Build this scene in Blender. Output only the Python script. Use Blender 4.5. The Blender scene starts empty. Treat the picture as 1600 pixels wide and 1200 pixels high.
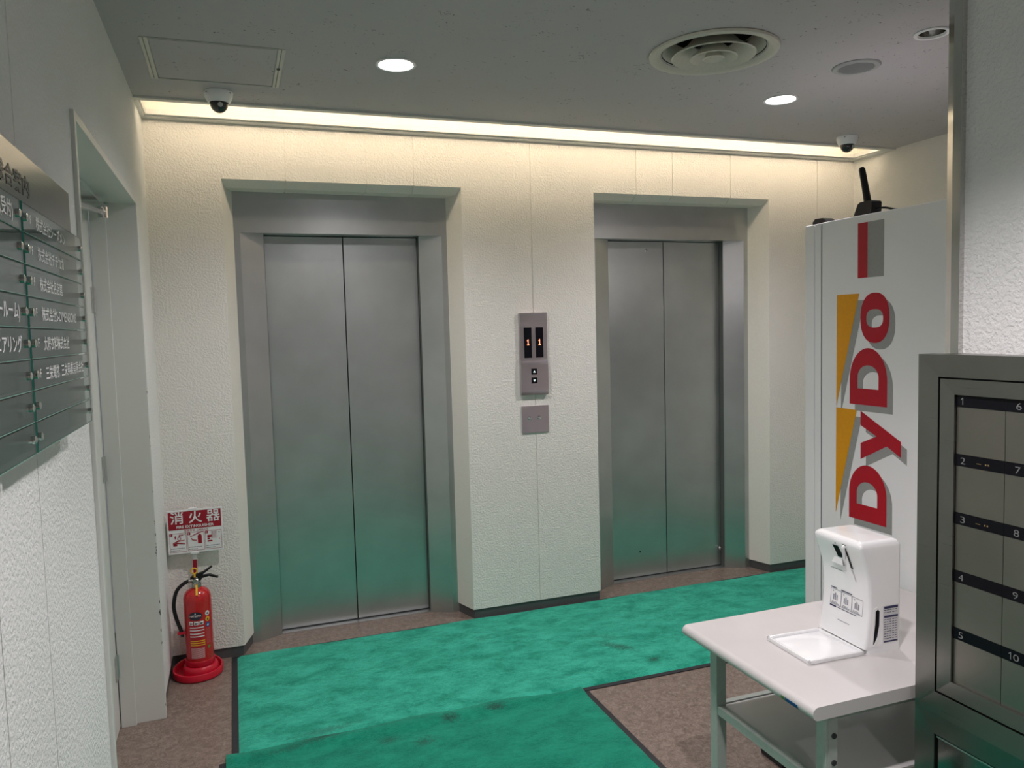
import bpy, bmesh, math, random
from mathutils import Vector, Matrix, noise
from mathutils.geometry import tessellate_polygon
random.seed(7)
PI = math.pi
S = bpy.context.scene
COL = S.collection

# ------------------------------------------------------------------ camera, world, lights, exposure
cam_d = bpy.data.cameras.new('camera'); cam = bpy.data.objects.new('camera', cam_d); COL.objects.link(cam)
cam_d.sensor_width = 36.0; cam_d.lens = 1212.6754 / 1600 * 36; cam_d.clip_start = 0.02
Rv = Vector((0.94050102, -0.33875925, -0.02645761)); Uv = Vector((0.04861757, 0.0570959, 0.99718423)); Fv = Vector((0.33629476, 0.93913909, -0.0701684))
M = Matrix.Identity(4)
for i in range(3):
    M[i][0] = Rv[i]; M[i][1] = Uv[i]; M[i][2] = -Fv[i]; M[i][3] = (0.3438, -3.9975, 1.5815)[i]
cam.matrix_world = M
S.camera = cam
W = bpy.data.worlds.new('world'); S.world = W; W.use_nodes = True
W.node_tree.nodes['Background'].inputs[0].default_value = (0.8, 0.85, 0.9, 1)
W.node_tree.nodes['Background'].inputs[1].default_value = 0.15
S.view_settings.view_transform = 'Standard'; S.view_settings.look = 'None'
S.view_settings.exposure = 0.22; S.view_settings.gamma = 1.0; S.view_settings.use_curve_mapping = False
try:
    S.cycles.use_denoising = True
    S.cycles.max_bounces = 10; S.cycles.diffuse_bounces = 6; S.cycles.glossy_bounces = 5; S.cycles.transmission_bounces = 8
    S.cycles.sample_clamp_indirect = 6.0
except Exception: pass

DL_POWER = 74.0
DL_COL = (1.0, 0.935, 0.955)
COVE_E = 17.5
COVE_COL = (1.0, 0.83, 0.62)

def spot(name, loc, power, size=150, blend=0.9, col=DL_COL, r=0.055, rot=(0, 0, 0)):
    d = bpy.data.lights.new(name, 'SPOT'); d.energy = power; d.color = col; d.spot_size = math.radians(size); d.spot_blend = blend; d.shadow_soft_size = r
    o = bpy.data.objects.new(name, d); COL.objects.link(o); o.location = loc; o.rotation_euler = rot
    return o
H = 2.603; WD = 4.135; TW = 0.3374
spot('downlight_lamp', (0.983, -0.993, H - .02), DL_POWER)
spot('downlight_lamp', (2.768, -0.992, H - .02), DL_POWER)
spot('downlight_lamp', (1.15, -2.95, H - .02), DL_POWER * 1.35, size=120, blend=.6)
spot('downlight_lamp', (1.15, -4.9, H - .02), DL_POWER * 1.35, size=120, blend=.6)

# ------------------------------------------------------------------ materials
def new_mat(name):
    m = bpy.data.materials.new(name); m.use_nodes = True
    return m, m.node_tree, m.node_tree.nodes['Principled BSDF']
def N(nt, t, **kw):
    n = nt.nodes.new(t)
    for k, v in kw.items():
        if k in n.inputs: n.inputs[k].default_value = v
        else: setattr(n, k, v)
    return n
def ramp(nt, pts):
    r = nt.nodes.new('ShaderNodeValToRGB'); e = r.color_ramp.elements
    e[0].position, e[0].color = pts[0]; e[1].position, e[1].color = pts[-1]
    for p, c in pts[1:-1]:
        x = e.new(p); x.color = c
    return r
def g(v, a=1): return (v, v, v, a)
def simple(name, col, rough=0.5, metal=0.0, bump=0.0, scale=80, var=0.04, coat=0.0, spec=None):
    m, nt, b = new_mat(name)
    tc = N(nt, 'ShaderNodeTexCoord'); no = N(nt, 'ShaderNodeTexNoise', Scale=float(scale), Detail=4.0)
    nt.links.new(tc.outputs['Object'], no.inputs['Vector'])
    c2 = tuple(max(0, c * (1 - var)) for c in col) + (1,); c1 = tuple(min(1, c * (1 + var)) for c in col) + (1,)
    r = ramp(nt, [(0.3, c2), (0.7, c1)]); nt.links.new(no.outputs['Fac'], r.inputs['Fac']); nt.links.new(r.outputs[0], b.inputs['Base Color'])
    b.inputs['Roughness'].default_value = rough; b.inputs['Metallic'].default_value = metal
    if coat: b.inputs['Coat Weight'].default_value = coat; b.inputs['Coat Roughness'].default_value = 0.08
    if spec is not None: b.inputs['Specular IOR Level'].default_value = spec
    if bump:
        bp = N(nt, 'ShaderNodeBump', Strength=1.0, Distance=bump); nt.links.new(no.outputs['Fac'], bp.inputs['Height']); nt.links.new(bp.outputs[0], b.inputs['Normal'])
    return m
def stucco(name, col, dist=0.0035, stretch=(1, 1, 1)):
    m, nt, b = new_mat(name)
    tc = N(nt, 'ShaderNodeTexCoord'); mp = N(nt, 'ShaderNodeMapping'); mp.inputs['Scale'].default_value = stretch
    nt.links.new(tc.outputs['Object'], mp.inputs['Vector'])
    n1 = N(nt, 'ShaderNodeTexNoise', Scale=105.0, Detail=3.0, Roughness=0.5, Distortion=0.1); n2 = N(nt, 'ShaderNodeTexNoise', Scale=260.0, Detail=2.0)
    n3 = N(nt, 'ShaderNodeTexNoise', Scale=2.2, Detail=4.0)
    for n in (n1, n2, n3): nt.links.new(mp.outputs[0], n.inputs['Vector'])
    r = ramp(nt, [(0.40, g(0)), (0.52, g(.6)), (0.64, g(1))]); nt.links.new(n1.outputs['Fac'], r.inputs['Fac'])
    ad = N(nt, 'ShaderNodeMath', operation='MULTIPLY_ADD'); ad.inputs[1].default_value = 0.25
    nt.links.new(n2.outputs['Fac'], ad.inputs[0]); nt.links.new(r.outputs[0], ad.inputs[2])
    bp = N(nt, 'ShaderNodeBump', Strength=0.85, Distance=dist); nt.links.new(ad.outputs[0], bp.inputs['Height']); nt.links.new(bp.outputs[0], b.inputs['Normal'])
    c = ramp(nt, [(0.3, tuple(x * .95 for x in col) + (1,)), (0.7, tuple(col) + (1,))]); nt.links.new(n3.outputs['Fac'], c.inputs['Fac']); nt.links.new(c.outputs[0], b.inputs['Base Color'])
    b.inputs['Roughness'].default_value = 0.75
    return m
def brushed(name, col, rough=0.3, scale=(300, 300, 2), dist=0.0004, metal=1.0, blotch=0.06):
    m, nt, b = new_mat(name)
    tc = N(nt, 'ShaderNodeTexCoord'); mp = N(nt, 'ShaderNodeMapping'); mp.inputs['Scale'].default_value = scale
    nt.links.new(tc.outputs['Object'], mp.inputs['Vector'])
    n1 = N(nt, 'ShaderNodeTexNoise', Scale=1.0, Detail=3.0); nt.links.new(mp.outputs[0], n1.inputs['Vector'])
    n2 = N(nt, 'ShaderNodeTexNoise', Scale=5.0, Detail=2.0); nt.links.new(tc.outputs['Object'], n2.inputs['Vector'])
    r = ramp(nt, [(0.3, tuple(x * (1 - blotch) for x in col) + (1,)), (0.7, tuple(x * (1 + blotch) for x in col) + (1,))]); nt.links.new(n2.outputs['Fac'], r.inputs['Fac']); nt.links.new(r.outputs[0], b.inputs['Base Color'])
    bp = N(nt, 'ShaderNodeBump', Strength=0.4, Distance=dist); nt.links.new(n1.outputs['Fac'], bp.inputs['Height']); nt.links.new(bp.outputs[0], b.inputs['Normal'])
    rr = N(nt, 'ShaderNodeMath', operation='MULTIPLY_ADD'); rr.inputs[1].default_value = 0.12; rr.inputs[2].default_value = rough - .06
    nt.links.new(n1.outputs['Fac'], rr.inputs[0]); nt.links.new(rr.outputs[0], b.inputs['Roughness'])
    b.inputs['Metallic'].default_value = metal
    return m
def emit(name, col, s):
    m, nt, b = new_mat(name); b.inputs['Base Color'].default_value = (.8, .8, .8, 1); b.inputs['Emission Color'].default_value = tuple(col) + (1,); b.inputs['Emission Strength'].default_value = s
    return m

m_wall = stucco('embossed_plaster', (0.82, 0.79, 0.745), 0.0016)
m_walll = stucco('embossed_plaster_left', (0.80, 0.80, 0.79), 0.0016)
m_reveal = simple('smooth_plaster', (0.80, 0.765, 0.71), 0.7, bump=0.0008, scale=150)
m_base = simple('dark_vinyl_baseboard', (0.085, 0.085, 0.088), 0.35)
m_steel = brushed('satin_steel_door', (0.545, 0.575, 0.575), 0.38)
m_frame = brushed('satin_steel_frame', (0.53, 0.55, 0.55), 0.36)
m_dark = simple('dark_gap', (0.03, 0.032, 0.035), 0.6)
m_lip = simple('dark_grey_seal', (0.09, 0.095, 0.09), 0.45)
m_alu = brushed('aluminium', (0.62, 0.62, 0.62), 0.35, (2, 300, 300))
m_paintdoor = simple('grey_green_paint', (0.64, 0.65, 0.61), 0.4, bump=0.0004, scale=40)
m_white = simple('white_coated_steel', (0.87, 0.855, 0.875), 0.28, var=.015, scale=4)
m_whitep = simple('white_plastic', (0.90, 0.90, 0.91), 0.14, coat=0.4, var=.01, scale=5)
m_offwhite = simple('off_white_metal', (0.62, 0.60, 0.55), 0.45)
m_trimw = simple('cove_trim_white', (0.62, 0.62, 0.60), 0.4)
m_black = simple('black_plastic', (0.012, 0.012, 0.013), 0.35, spec=.3)
m_blackg = simple('black_gloss', (0.006, 0.006, 0.009), 0.12, spec=.15)
m_rubber = simple('black_rubber', (0.018, 0.018, 0.022), 0.6, bump=.0005)
m_red = simple('red_enamel', (0.50, 0.008, 0.012), 0.22, coat=0.5)
m_redp = simple('red_plastic', (0.55, 0.008, 0.03), 0.32)
m_redlogo = simple('red_print', (0.46, 0.003, 0.018), 0.3)
m_greylogo = simple('grey_print', (0.33, 0.33, 0.325), 0.35)
m_yellogo = simple('amber_print', (0.78, 0.33, 0.0), 0.3)
m_signred = simple('dark_red_print', (0.33, 0.004, 0.018), 0.4)
m_ink = simple('dark_ink', (0.02, 0.02, 0.04), 0.5)
m_navy = simple('navy_ink', (0.03, 0.03, 0.10), 0.4)
m_greyink = simple('grey_ink', (0.25, 0.26, 0.30), 0.5)
m_paper = simple('white_lettering', (0.82, 0.82, 0.82), 0.4)
m_yellow = simple('yellow_plastic', (0.80, 0.45, 0.02), 0.35)
m_blue = simple('blue_print', (0.01, 0.07, 0.28), 0.4)
m_green = simple('green_print', (0.12, 0.25, 0.05), 0.4)
m_table = simple('light_grey_laminate', (0.62, 0.595, 0.59), 0.22, var=.02, scale=6)
m_tleg = simple('grey_green_painted_steel', (0.40, 0.44, 0.41), 0.4)
m_mail = brushed('dark_stainless', (0.25, 0.245, 0.23), 0.30, (3, 3, 320))
m_maildoor = brushed('dark_stainless_door', (0.295, 0.275, 0.25), 0.36, (3, 3, 320))
m_mirror = brushed('polished_stainless', (0.60, 0.59, 0.57), 0.12, (300, 300, 2), 0.0001)
m_plate = brushed('brushed_sign_plate', (0.36, 0.37, 0.37), 0.17, (2, 3, 300), 0.0001)
m_panel = brushed('brushed_call_panel', (0.54, 0.50, 0.54), 0.22, (3, 300, 300), 0.0002)
m_chrome = brushed('chrome', (0.72, 0.72, 0.72), 0.12)
m_brass = brushed('valve_metal', (0.45, 0.45, 0.43), 0.28)
m_led = emit('led_disc', (1.0, 0.96, 0.97), 9.0)
m_cove = emit('warm_tube', COVE_COL, COVE_E)
m_digit = emit('orange_led', (1.0, 0.13, 0.015), 3.2)
m_lit = emit('button_lamp', (0.55, 0.75, 0.75), 0.7)
m_coveint = simple('cove_interior', (0.80, 0.78, 0.72), 0.7)
m_diff = simple('diffuser_paint', (0.62, 0.59, 0.52), 0.4)
m_grille = simple('speaker_grille', (0.20, 0.20, 0.21), 0.6, bump=.001, scale=600)
m_clearpl, nt, b = new_mat('smoked_dome'); b.inputs['Base Color'].default_value = (.02, .02, .022, 1); b.inputs['Roughness'].default_value = .05; b.inputs['Coat Weight'].default_value = .5
m_glass, nt, b = new_mat('clear_glass_panel')
b.inputs['Base Color'].default_value = (0.86, 0.95, 0.92, 1); b.inputs['Transmission Weight'].default_value = 1.0; b.inputs['Roughness'].default_value = 0.02; b.inputs['IOR'].default_value = 1.45
m_gedge_lit = simple('lit_green_glass_edge', (0.34, 0.62, 0.53), 0.15)  # same glass edge, with light from above painted in as a lighter green
m_gedge = simple('green_glass_edge', (0.05, 0.27, 0.21), 0.12)

# ceiling: grey rock-wool board with short dark fissures
m_ceil, nt, b = new_mat('fissured_ceiling_board')
tc = N(nt, 'ShaderNodeTexCoord'); mp = N(nt, 'ShaderNodeMapping'); mp.inputs['Scale'].default_value = (1, 1, 1); nt.links.new(tc.outputs['Object'], mp.inputs['Vector'])
n1 = N(nt, 'ShaderNodeTexNoise', Scale=62.0, Detail=4.0, Roughness=.6, Distortion=1.2); n2 = N(nt, 'ShaderNodeTexNoise', Scale=7.0, Detail=2.0)
nt.links.new(mp.outputs[0], n1.inputs['Vector']); nt.links.new(mp.outputs[0], n2.inputs['Vector'])
ad = N(nt, 'ShaderNodeMath', operation='MULTIPLY_ADD'); ad.inputs[1].default_value = .25; nt.links.new(n2.outputs['Fac'], ad.inputs[0]); nt.links.new(n1.outputs['Fac'], ad.inputs[2])
r = ramp(nt, [(0.785, (.52, .485, .50, 1)), (0.83, (.12, .12, .12, 1))]); nt.links.new(ad.outputs[0], r.inputs['Fac']); nt.links.new(r.outputs[0], b.inputs['Base Color'])
bp_ = N(nt, 'ShaderNodeBump', Strength=.3, Distance=.001); nt.links.new(n1.outputs['Fac'], bp_.inputs['Height']); nt.links.new(bp_.outputs[0], b.inputs['Normal'])
b.inputs['Roughness'].default_value = .8

# floor: brown speckled vinyl
m_floor, nt, b = new_mat('brown_speckled_vinyl')
tc = N(nt, 'ShaderNodeTexCoord')
n1 = N(nt, 'ShaderNodeTexNoise', Scale=38.0, Detail=6.0, Roughness=.7, Distortion=1.0); n2 = N(nt, 'ShaderNodeTexNoise', Scale=170.0, Detail=3.0, Distortion=.8)
for n in (n1, n2): nt.links.new(tc.outputs['Object'], n.inputs['Vector'])
mx = N(nt, 'ShaderNodeMath', operation='MULTIPLY_ADD'); mx.inputs[1].default_value = .5; nt.links.new(n2.outputs['Fac'], mx.inputs[0]); nt.links.new(n1.outputs['Fac'], mx.inputs[2])
r = ramp(nt, [(0.55, (.125, .09, .073, 1)), (0.72, (.185, .14, .115, 1)), (0.92, (.28, .225, .19, 1))]); nt.links.new(mx.outputs[0], r.inputs['Fac']); nt.links.new(r.outputs[0], b.inputs['Base Color'])
b.inputs['Roughness'].default_value = .33; b.inputs['Specular IOR Level'].default_value = .4

def carpet(name, dark, light, stains):
    m, nt, b = new_mat(name)
    tc = N(nt, 'ShaderNodeTexCoord'); ge = N(nt, 'ShaderNodeNewGeometry')
    mp = N(nt, 'ShaderNodeMapping'); mp.inputs['Scale'].default_value = (1.0, 1.7, 1.0); nt.links.new(ge.outputs['Position'], mp.inputs['Vector'])
    a = N(nt, 'ShaderNodeTexNoise', Scale=6.5, Detail=9.0, Roughness=.72, Distortion=.35); c = N(nt, 'ShaderNodeTexNoise', Scale=190.0, Detail=3.0); d = N(nt, 'ShaderNodeTexNoise', Scale=45.0, Detail=4.0, Roughness=.7)
    for n in (a, c, d): nt.links.new(mp.outputs[0], n.inputs['Vector'])
    s1 = N(nt, 'ShaderNodeMath', operation='MULTIPLY_ADD'); s1.inputs[1].default_value = .38; nt.links.new(c.outputs['Fac'], s1.inputs[0]); nt.links.new(a.outputs['Fac'], s1.inputs[2])
    s2 = N(nt, 'ShaderNodeMath', operation='MULTIPLY_ADD'); s2.inputs[1].default_value = .35; nt.links.new(d.outputs['Fac'], s2.inputs[0]); nt.links.new(s1.outputs[0], s2.inputs[2])
    r = ramp(nt, [(0.70, tuple(dark) + (1,)), (1.02, tuple(light) + (1,))]); nt.links.new(s2.outputs[0], r.inputs['Fac'])
    last = r.outputs[0]
    sep = N(nt, 'ShaderNodeSeparateXYZ'); nt.links.new(ge.outputs['Position'], sep.inputs[0])
    for (x, y, rx, ry, ang, st) in stains:
        mpp = N(nt, 'ShaderNodeMapping', vector_type='TEXTURE'); mpp.inputs['Location'].default_value = (x, y, .012); mpp.inputs['Rotation'].default_value = (0, 0, ang); mpp.inputs['Scale'].default_value = (rx, ry, 1.0)
        nt.links.new(ge.outputs['Position'], mpp.inputs['Vector'])
        ln = N(nt, 'ShaderNodeVectorMath', operation='LENGTH'); nt.links.new(mpp.outputs[0], ln.inputs[0])
        ns = N(nt, 'ShaderNodeTexNoise', Scale=38.0, Detail=4.0, Distortion=2.5); nt.links.new(ge.outputs['Position'], ns.inputs['Vector'])
        aa = N(nt, 'ShaderNodeMath', operation='MULTIPLY_ADD'); aa.inputs[1].default_value = 2.6; nt.links.new(ns.outputs['Fac'], aa.inputs[0]); nt.links.new(ln.outputs['Value'], aa.inputs[2])
        rr = ramp(nt, [(0.55, g(st)), (0.9, g(0))])
        sc = N(nt, 'ShaderNodeMath', operation='MULTIPLY'); sc.inputs[1].default_value = .37; nt.links.new(aa.outputs[0], sc.inputs[0]); nt.links.new(sc.outputs[0], rr.inputs['Fac'])
        mm = N(nt, 'ShaderNodeMix', data_type='RGBA'); nt.links.new(rr.outputs[0], mm.inputs[0]); nt.links.new(last, mm.inputs[6]); mm.inputs[7].default_value = (.018, .055, .040, 1)
        last = mm.outputs[2]
    nt.links.new(last, b.inputs['Base Color'])
    bp = N(nt, 'ShaderNodeBump', Strength=.8, Distance=.006); nt.links.new(s2.outputs[0], bp.inputs['Height']); nt.links.new(bp.outputs[0], b.inputs['Normal'])
    b.inputs['Roughness'].default_value = .95; b.inputs['Sheen Weight'].default_value = .25; b.inputs['Sheen Tint'].default_value = (.4, 1, .8, 1); b.inputs['Specular IOR Level'].default_value = .1
    return m
m_mat1 = carpet('green_pile', (.006, .215, .140), (.045, .43, .305), [(2.06, -.66, .10, .035, -.9, .75), (2.14, -.86, .035, .025, 0, .8), (2.04, -.52, .12, .02, -.5, .3), (.62, -.93, .13, .03, .1, .5), (1.48, -.30, .05, .03, .4, .25), (.34, -.45, .03, .012, .4, .5)])
m_mat2 = carpet('green_pile_darker', (.0015, .150, .095), (.011, .26, .165), [(1.30, -1.02, .05, .03, 0, .9), (1.10, -1.03, .045, .035, 0, .85), (.63, -.985, .13, .03, .15, .8), (.84, -1.10, .045, .03, 0, .5), (.965, -1.16, .05, .035, .2, .7), (.45, -1.03, .10, .02, .1, .5)])

# worn door-frame paint with dark chips along its outer edge
m_chip, nt, b = new_mat('chipped_grey_green_paint')
ge = N(nt, 'ShaderNodeNewGeometry'); n1 = N(nt, 'ShaderNodeTexNoise', Scale=26.0, Detail=5.0, Roughness=.75); nt.links.new(ge.outputs['Position'], n1.inputs['Vector'])
sp = N(nt, 'ShaderNodeSeparateXYZ'); nt.links.new(ge.outputs['Position'], sp.inputs[0])
ab = N(nt, 'ShaderNodeMath', operation='SUBTRACT'); ab.inputs[1].default_value = 0.010; nt.links.new(sp.outputs['X'], ab.inputs[0])
aa = N(nt, 'ShaderNodeMath', operation='ABSOLUTE'); nt.links.new(ab.outputs[0], aa.inputs[0])
y1 = N(nt, 'ShaderNodeMath', operation='ADD'); y1.inputs[1].default_value = .545; nt.links.new(sp.outputs['Y'], y1.inputs[0])
y2 = N(nt, 'ShaderNodeMath', operation='ABSOLUTE'); nt.links.new(y1.outputs[0], y2.inputs[0])
su = N(nt, 'ShaderNodeMath', operation='ADD'); nt.links.new(aa.outputs[0], su.inputs[0]); nt.links.new(y2.outputs[0], su.inputs[1])
edge = N(nt, 'ShaderNodeMapRange'); edge.inputs['From Min'].default_value = 0.0; edge.inputs['From Max'].default_value = .012; edge.inputs['To Min'].default_value = .19; edge.inputs['To Max'].default_value = -.1; nt.links.new(su.outputs[0], edge.inputs['Value'])
zr = N(nt, 'ShaderNodeMapRange'); zr.inputs['From Min'].default_value = .9; zr.inputs['From Max'].default_value = 1.7; zr.inputs['To Min'].default_value = 0.0; zr.inputs['To Max'].default_value = -.12; nt.links.new(sp.outputs['Z'], zr.inputs['Value'])
t1 = N(nt, 'ShaderNodeMath', operation='ADD'); nt.links.new(n1.outputs['Fac'], t1.inputs[0]); nt.links.new(edge.outputs[0], t1.inputs[1])
t2 = N(nt, 'ShaderNodeMath', operation='ADD'); nt.links.new(t1.outputs[0], t2.inputs[0]); nt.links.new(zr.outputs[0], t2.inputs[1])
r = ramp(nt, [(.70, (.66, .665, .63, 1)), (.72, (.04, .045, .05, 1))]); nt.links.new(t2.outputs[0], r.inputs['Fac']); nt.links.new(r.outputs[0], b.inputs['Base Color']); b.inputs['Roughness'].default_value = .4

# ------------------------------------------------------------------ mesh helpers
def box(bm, x0, x1, y0, y1, z0, z1, bev=0.0, seg=2):
    n0 = len(bm.verts)
    vs = [bm.verts.new((x, y, z)) for x in (x0, x1) for y in (y0, y1) for z in (z0, z1)]
    idx = [(0, 1, 3, 2), (4, 6, 7, 5), (0, 4, 5, 1), (2, 3, 7, 6), (0, 2, 6, 4), (1, 5, 7, 3)]
    fs = [bm.faces.new([vs[i] for i in f]) for f in idx]
    if bev:
        es = list({e for f in fs for e in f.edges})
        bmesh.ops.bevel(bm, geom=es, offset=bev, segments=seg, affect='EDGES', profile=.5)
    return bm
def B(): return bmesh.new()
def bbox(*a, **k): return box(B(), *a, **k)
def prism(bm, poly, a0, a1, fn):
    """extrude a 2D polygon; fn(u, v, a) -> xyz"""
    n = len(poly)
    tri = tessellate_polygon([[Vector((p[0], p[1], 0)) for p in poly]])
    A = [bm.verts.new(fn(u, v, a0)) for u, v in poly]; C = [bm.verts.new(fn(u, v, a1)) for u, v in poly]
    for t in tri:
        bm.faces.new([A[i] for i in t]); bm.faces.new([C[i] for i in reversed(t)])
    for i in range(n):
        j = (i + 1) % n
        bm.faces.new([A[i], A[j], C[j], C[i]])
    return bm
def holed(bm, loops, a0, a1, fn):
    """flat plate with holes: first loop outer, the rest holes"""
    pts = [[Vector((p[0], p[1], 0)) for p in l] for l in loops]
    tri = tessellate_polygon(pts); flat = [p for l in loops for p in l]
    A = [bm.verts.new(fn(u, v, a0)) for u, v in flat]; C = [bm.verts.new(fn(u, v, a1)) for u, v in flat]
    for t in tri:
        bm.faces.new([A[i] for i in t]); bm.faces.new([C[i] for i in reversed(t)])
    k = 0
    for l in loops:
        n = len(l)
        for i in range(n):
            j = (i + 1) % n
            bm.faces.new([A[k + i], A[k + j], C[k + j], C[k + i]])
        k += n
    return bm
XY = lambda u, v, a: (u, v, a)
def lathe(bm, prof, c=(0, 0, 0), n=32, axis='Z', closed=False):
    rings = []
    for (r, h) in prof:
        ring = []
        for k in range(n):
            t = 2 * PI * k / n; a, b_ = r * math.cos(t), r * math.sin(t)
            if axis == 'Z': p = (a, b_, h)
            elif axis == 'X': p = (h, a, b_)
            else: p = (b_, h, a)
            ring.append(bm.verts.new((p[0] + c[0], p[1] + c[1], p[2] + c[2])))
        rings.append(ring)
    L = rings + ([rings[0]] if closed else [])
    for i in range(len(L) - 1):
        for k in range(n):
            bm.faces.new([L[i][k], L[i][(k + 1) % n], L[i + 1][(k + 1) % n], L[i + 1][k]])
    if not closed:
        bm.faces.new(rings[0][::-1]); bm.faces.new(rings[-1])
    return bm
def tube(bm, pts, r, n=10, cap=True):
    pts = [Vector(p) for p in pts]; rings = []
    rr = r if isinstance(r, (list, tuple)) else [r] * len(pts)
    up = Vector((0, 0, 1)); t0 = (pts[1] - pts[0]).normalized()
    if abs(t0.dot(up)) > .95: up = Vector((1, 0, 0))
    u = t0.cross(up).normalized()
    for i, p in enumerate(pts):
        t = (pts[min(i + 1, len(pts) - 1)] - pts[max(i - 1, 0)]).normalized()
        u = (u - t * u.dot(t)).normalized(); v = t.cross(u)
        rings.append([bm.verts.new(p + rr[i] * (u * math.cos(2 * PI * k / n) + v * math.sin(2 * PI * k / n))) for k in range(n)])
    for i in range(len(rings) - 1):
        for k in range(n):
            bm.faces.new([rings[i][k], rings[i][(k + 1) % n], rings[i + 1][(k + 1) % n], rings[i + 1][k]])
    if cap: bm.faces.new(rings[0][::-1]); bm.faces.new(rings[-1])
    return bm
def spline(pts, n=8):
    P = [Vector(p) for p in pts]; out = []
    for i in range(len(P) - 1):
        p0 = P[max(i - 1, 0)]; p1 = P[i]; p2 = P[i + 1]; p3 = P[min(i + 2, len(P) - 1)]
        for k in range(n):
            t = k / n
            out.append(.5 * ((2 * p1) + (-p0 + p2) * t + (2 * p0 - 5 * p1 + 4 * p2 - p3) * t * t + (-p0 + 3 * p1 - 3 * p2 + p3) * t ** 3))
    out.append(P[-1]); return out
def quadgrid(bm, f, nu, nv):
    V = [[bm.verts.new(f(i / nu, j / nv)) for j in range(nv + 1)] for i in range(nu + 1)]
    for i in range(nu):
        for j in range(nv): bm.faces.new([V[i][j], V[i + 1][j], V[i + 1][j + 1], V[i][j + 1]])
    return V
_tc = {}
def text_bm(bm, body, size, fn, align='LEFT', bold=0.0, width=None, depth=0.0):
    """lettering laid flat; fn(u, v) -> xyz. width squeezes the line to a given width"""
    key = (body, align, bold)
    if key not in _tc:
        c = bpy.data.curves.new('lettering', 'FONT'); c.body = body; c.size = 1.0; c.align_x = align; c.offset = bold; c.resolution_u = 3
        o = bpy.data.objects.new('lettering', c); COL.objects.link(o); bpy.context.view_layer.update()
        me = bpy.data.meshes.new_from_object(o.evaluated_get(bpy.context.evaluated_depsgraph_get()))
        _tc[key] = ([(v.co.x, v.co.y) for v in me.vertices], [tuple(p.vertices) for p in me.polygons])
        bpy.data.objects.remove(o); bpy.data.curves.remove(c); bpy.data.meshes.remove(me)
    vs, fs = _tc[key]
    sx = size
    if width and vs:
        w = max(v[0] for v in vs) - min(v[0] for v in vs); sx = width / w
    V = [bm.verts.new(fn(x * sx, y * size)) for x, y in vs]
    for f in fs:
        try: bm.faces.new([V[i] for i in f])
        except ValueError: pass
    return bm
def origin(o):
    l = Vector((0, 0, 0))
    while o is not None:
        l += o.location; o = o.parent
    return l
def obj(name, bm, mat, parent=None, smooth=False, local=False, label=None):
    me = bpy.data.meshes.new(name)
    if parent is not None and not local:
        l = origin(parent)
        for v in bm.verts: v.co -= l
    bmesh.ops.recalc_face_normals(bm, faces=bm.faces[:])
    bm.to_mesh(me); bm.free()
    o = bpy.data.objects.new(name, me); COL.objects.link(o)
    for m in (mat if isinstance(mat, list) else [mat]): me.materials.append(m)
    if parent is not None: o.parent = parent
    if smooth:
        for p in me.polygons: p.use_smooth = True
        try: me.set_sharp_from_angle(angle=math.radians(35))
        except Exception: pass
    if label: o['label'] = label
    return o
def thing(name, label, cat, loc=(0, 0, 0), rotz=0.0, group=None):
    o = bpy.data.objects.new(name, None); COL.objects.link(o); o.location = loc; o.rotation_euler = (0, 0, rotz); o.empty_display_size = .05
    o['label'] = label; o['category'] = cat
    if group: o['group'] = group
    return o
def tag(o, label, cat, group=None):
    o['label'] = label; o['category'] = cat
    if group: o['group'] = group
    return o
def struct(o): o['kind'] = 'structure'; return o
def sempty(name, loc):
    o = bpy.data.objects.new(name, None); COL.objects.link(o); o.location = loc; return struct(o)
def flatten_up(o): return o

# ------------------------------------------------------------------ the room shell
X1, X2, OW, SP, RD = 0.3296, 2.2901, 1.1887, 0.0462, 0.1502
ZT, ZK, BH, YD = 2.3347, 2.303, 0.0523, 0.2066
YB = -7.0; CX = 2.12; CY = -2.467
struct(obj('floor', bbox(-.4, WD + .2, YB - .2, .6, -.05, 0), m_floor))

def circle(cx, cy, r, n=40): return [(cx + r * math.cos(2 * PI * k / n), cy + r * math.sin(2 * PI * k / n)) for k in range(n)]
def rect(x0, x1, y0, y1): return [(x0, y0), (x1, y0), (x1, y1), (x0, y1)]
LIGHTS = [(0.983, -0.993), (2.768, -0.992), (1.15, -2.95), (1.15, -4.9)]
bm = B()
holed(bm, [rect(-.25, WD + .2, YB - .2, .3), rect(.02, WD - .02, -.31, -.03), circle(2.10, -1.44, .195)] + [circle(x, y, .066) for x, y in LIGHTS] + [circle(2.76, -1.82, .046), rect(.105, .565, -1.035, -.605)], H, H + .02, XY)
struct(obj('ceiling', bm, m_ceil))

# back wall: piers with splayed sides and lintels with a sloped lip, split by fine vertical joints
bm = B(); GW = .0045
def pier(poly, z0, z1): prism(bm, poly, z0, z1, XY)
def pier_split(xl, xr, xjoint, leftpoly, rightpoly):
    pier(leftpoly, BH, H + .05); pier(rightpoly, BH, H + .05)
pier([(-.02, 0), (X1, 0), (X1 + SP, RD), (-.02, RD)], BH, H + .05)
j = 1.911
pier([(X1 + OW, 0), (j - GW / 2, 0), (j - GW / 2, RD), (X1 + OW - SP, RD)], BH, H + .05)
pier([(j + GW / 2, 0), (X2, 0), (X2 + SP, RD), (j + GW / 2, RD)], BH, H + .05)
box(bm, j - .01, j + .01, .004, .01, BH, H + .05)
j = 3.845
pier([(X2 + OW, 0), (j - GW / 2, 0), (j - GW / 2, RD), (X2 + OW - SP, RD)], BH, H + .05)
pier([(j + GW / 2, 0), (WD + .02, 0), (WD + .02, RD), (j + GW / 2, RD)], BH, H + .05)
box(bm, j - .01, j + .01, .004, .01, BH, H + .05)
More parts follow.
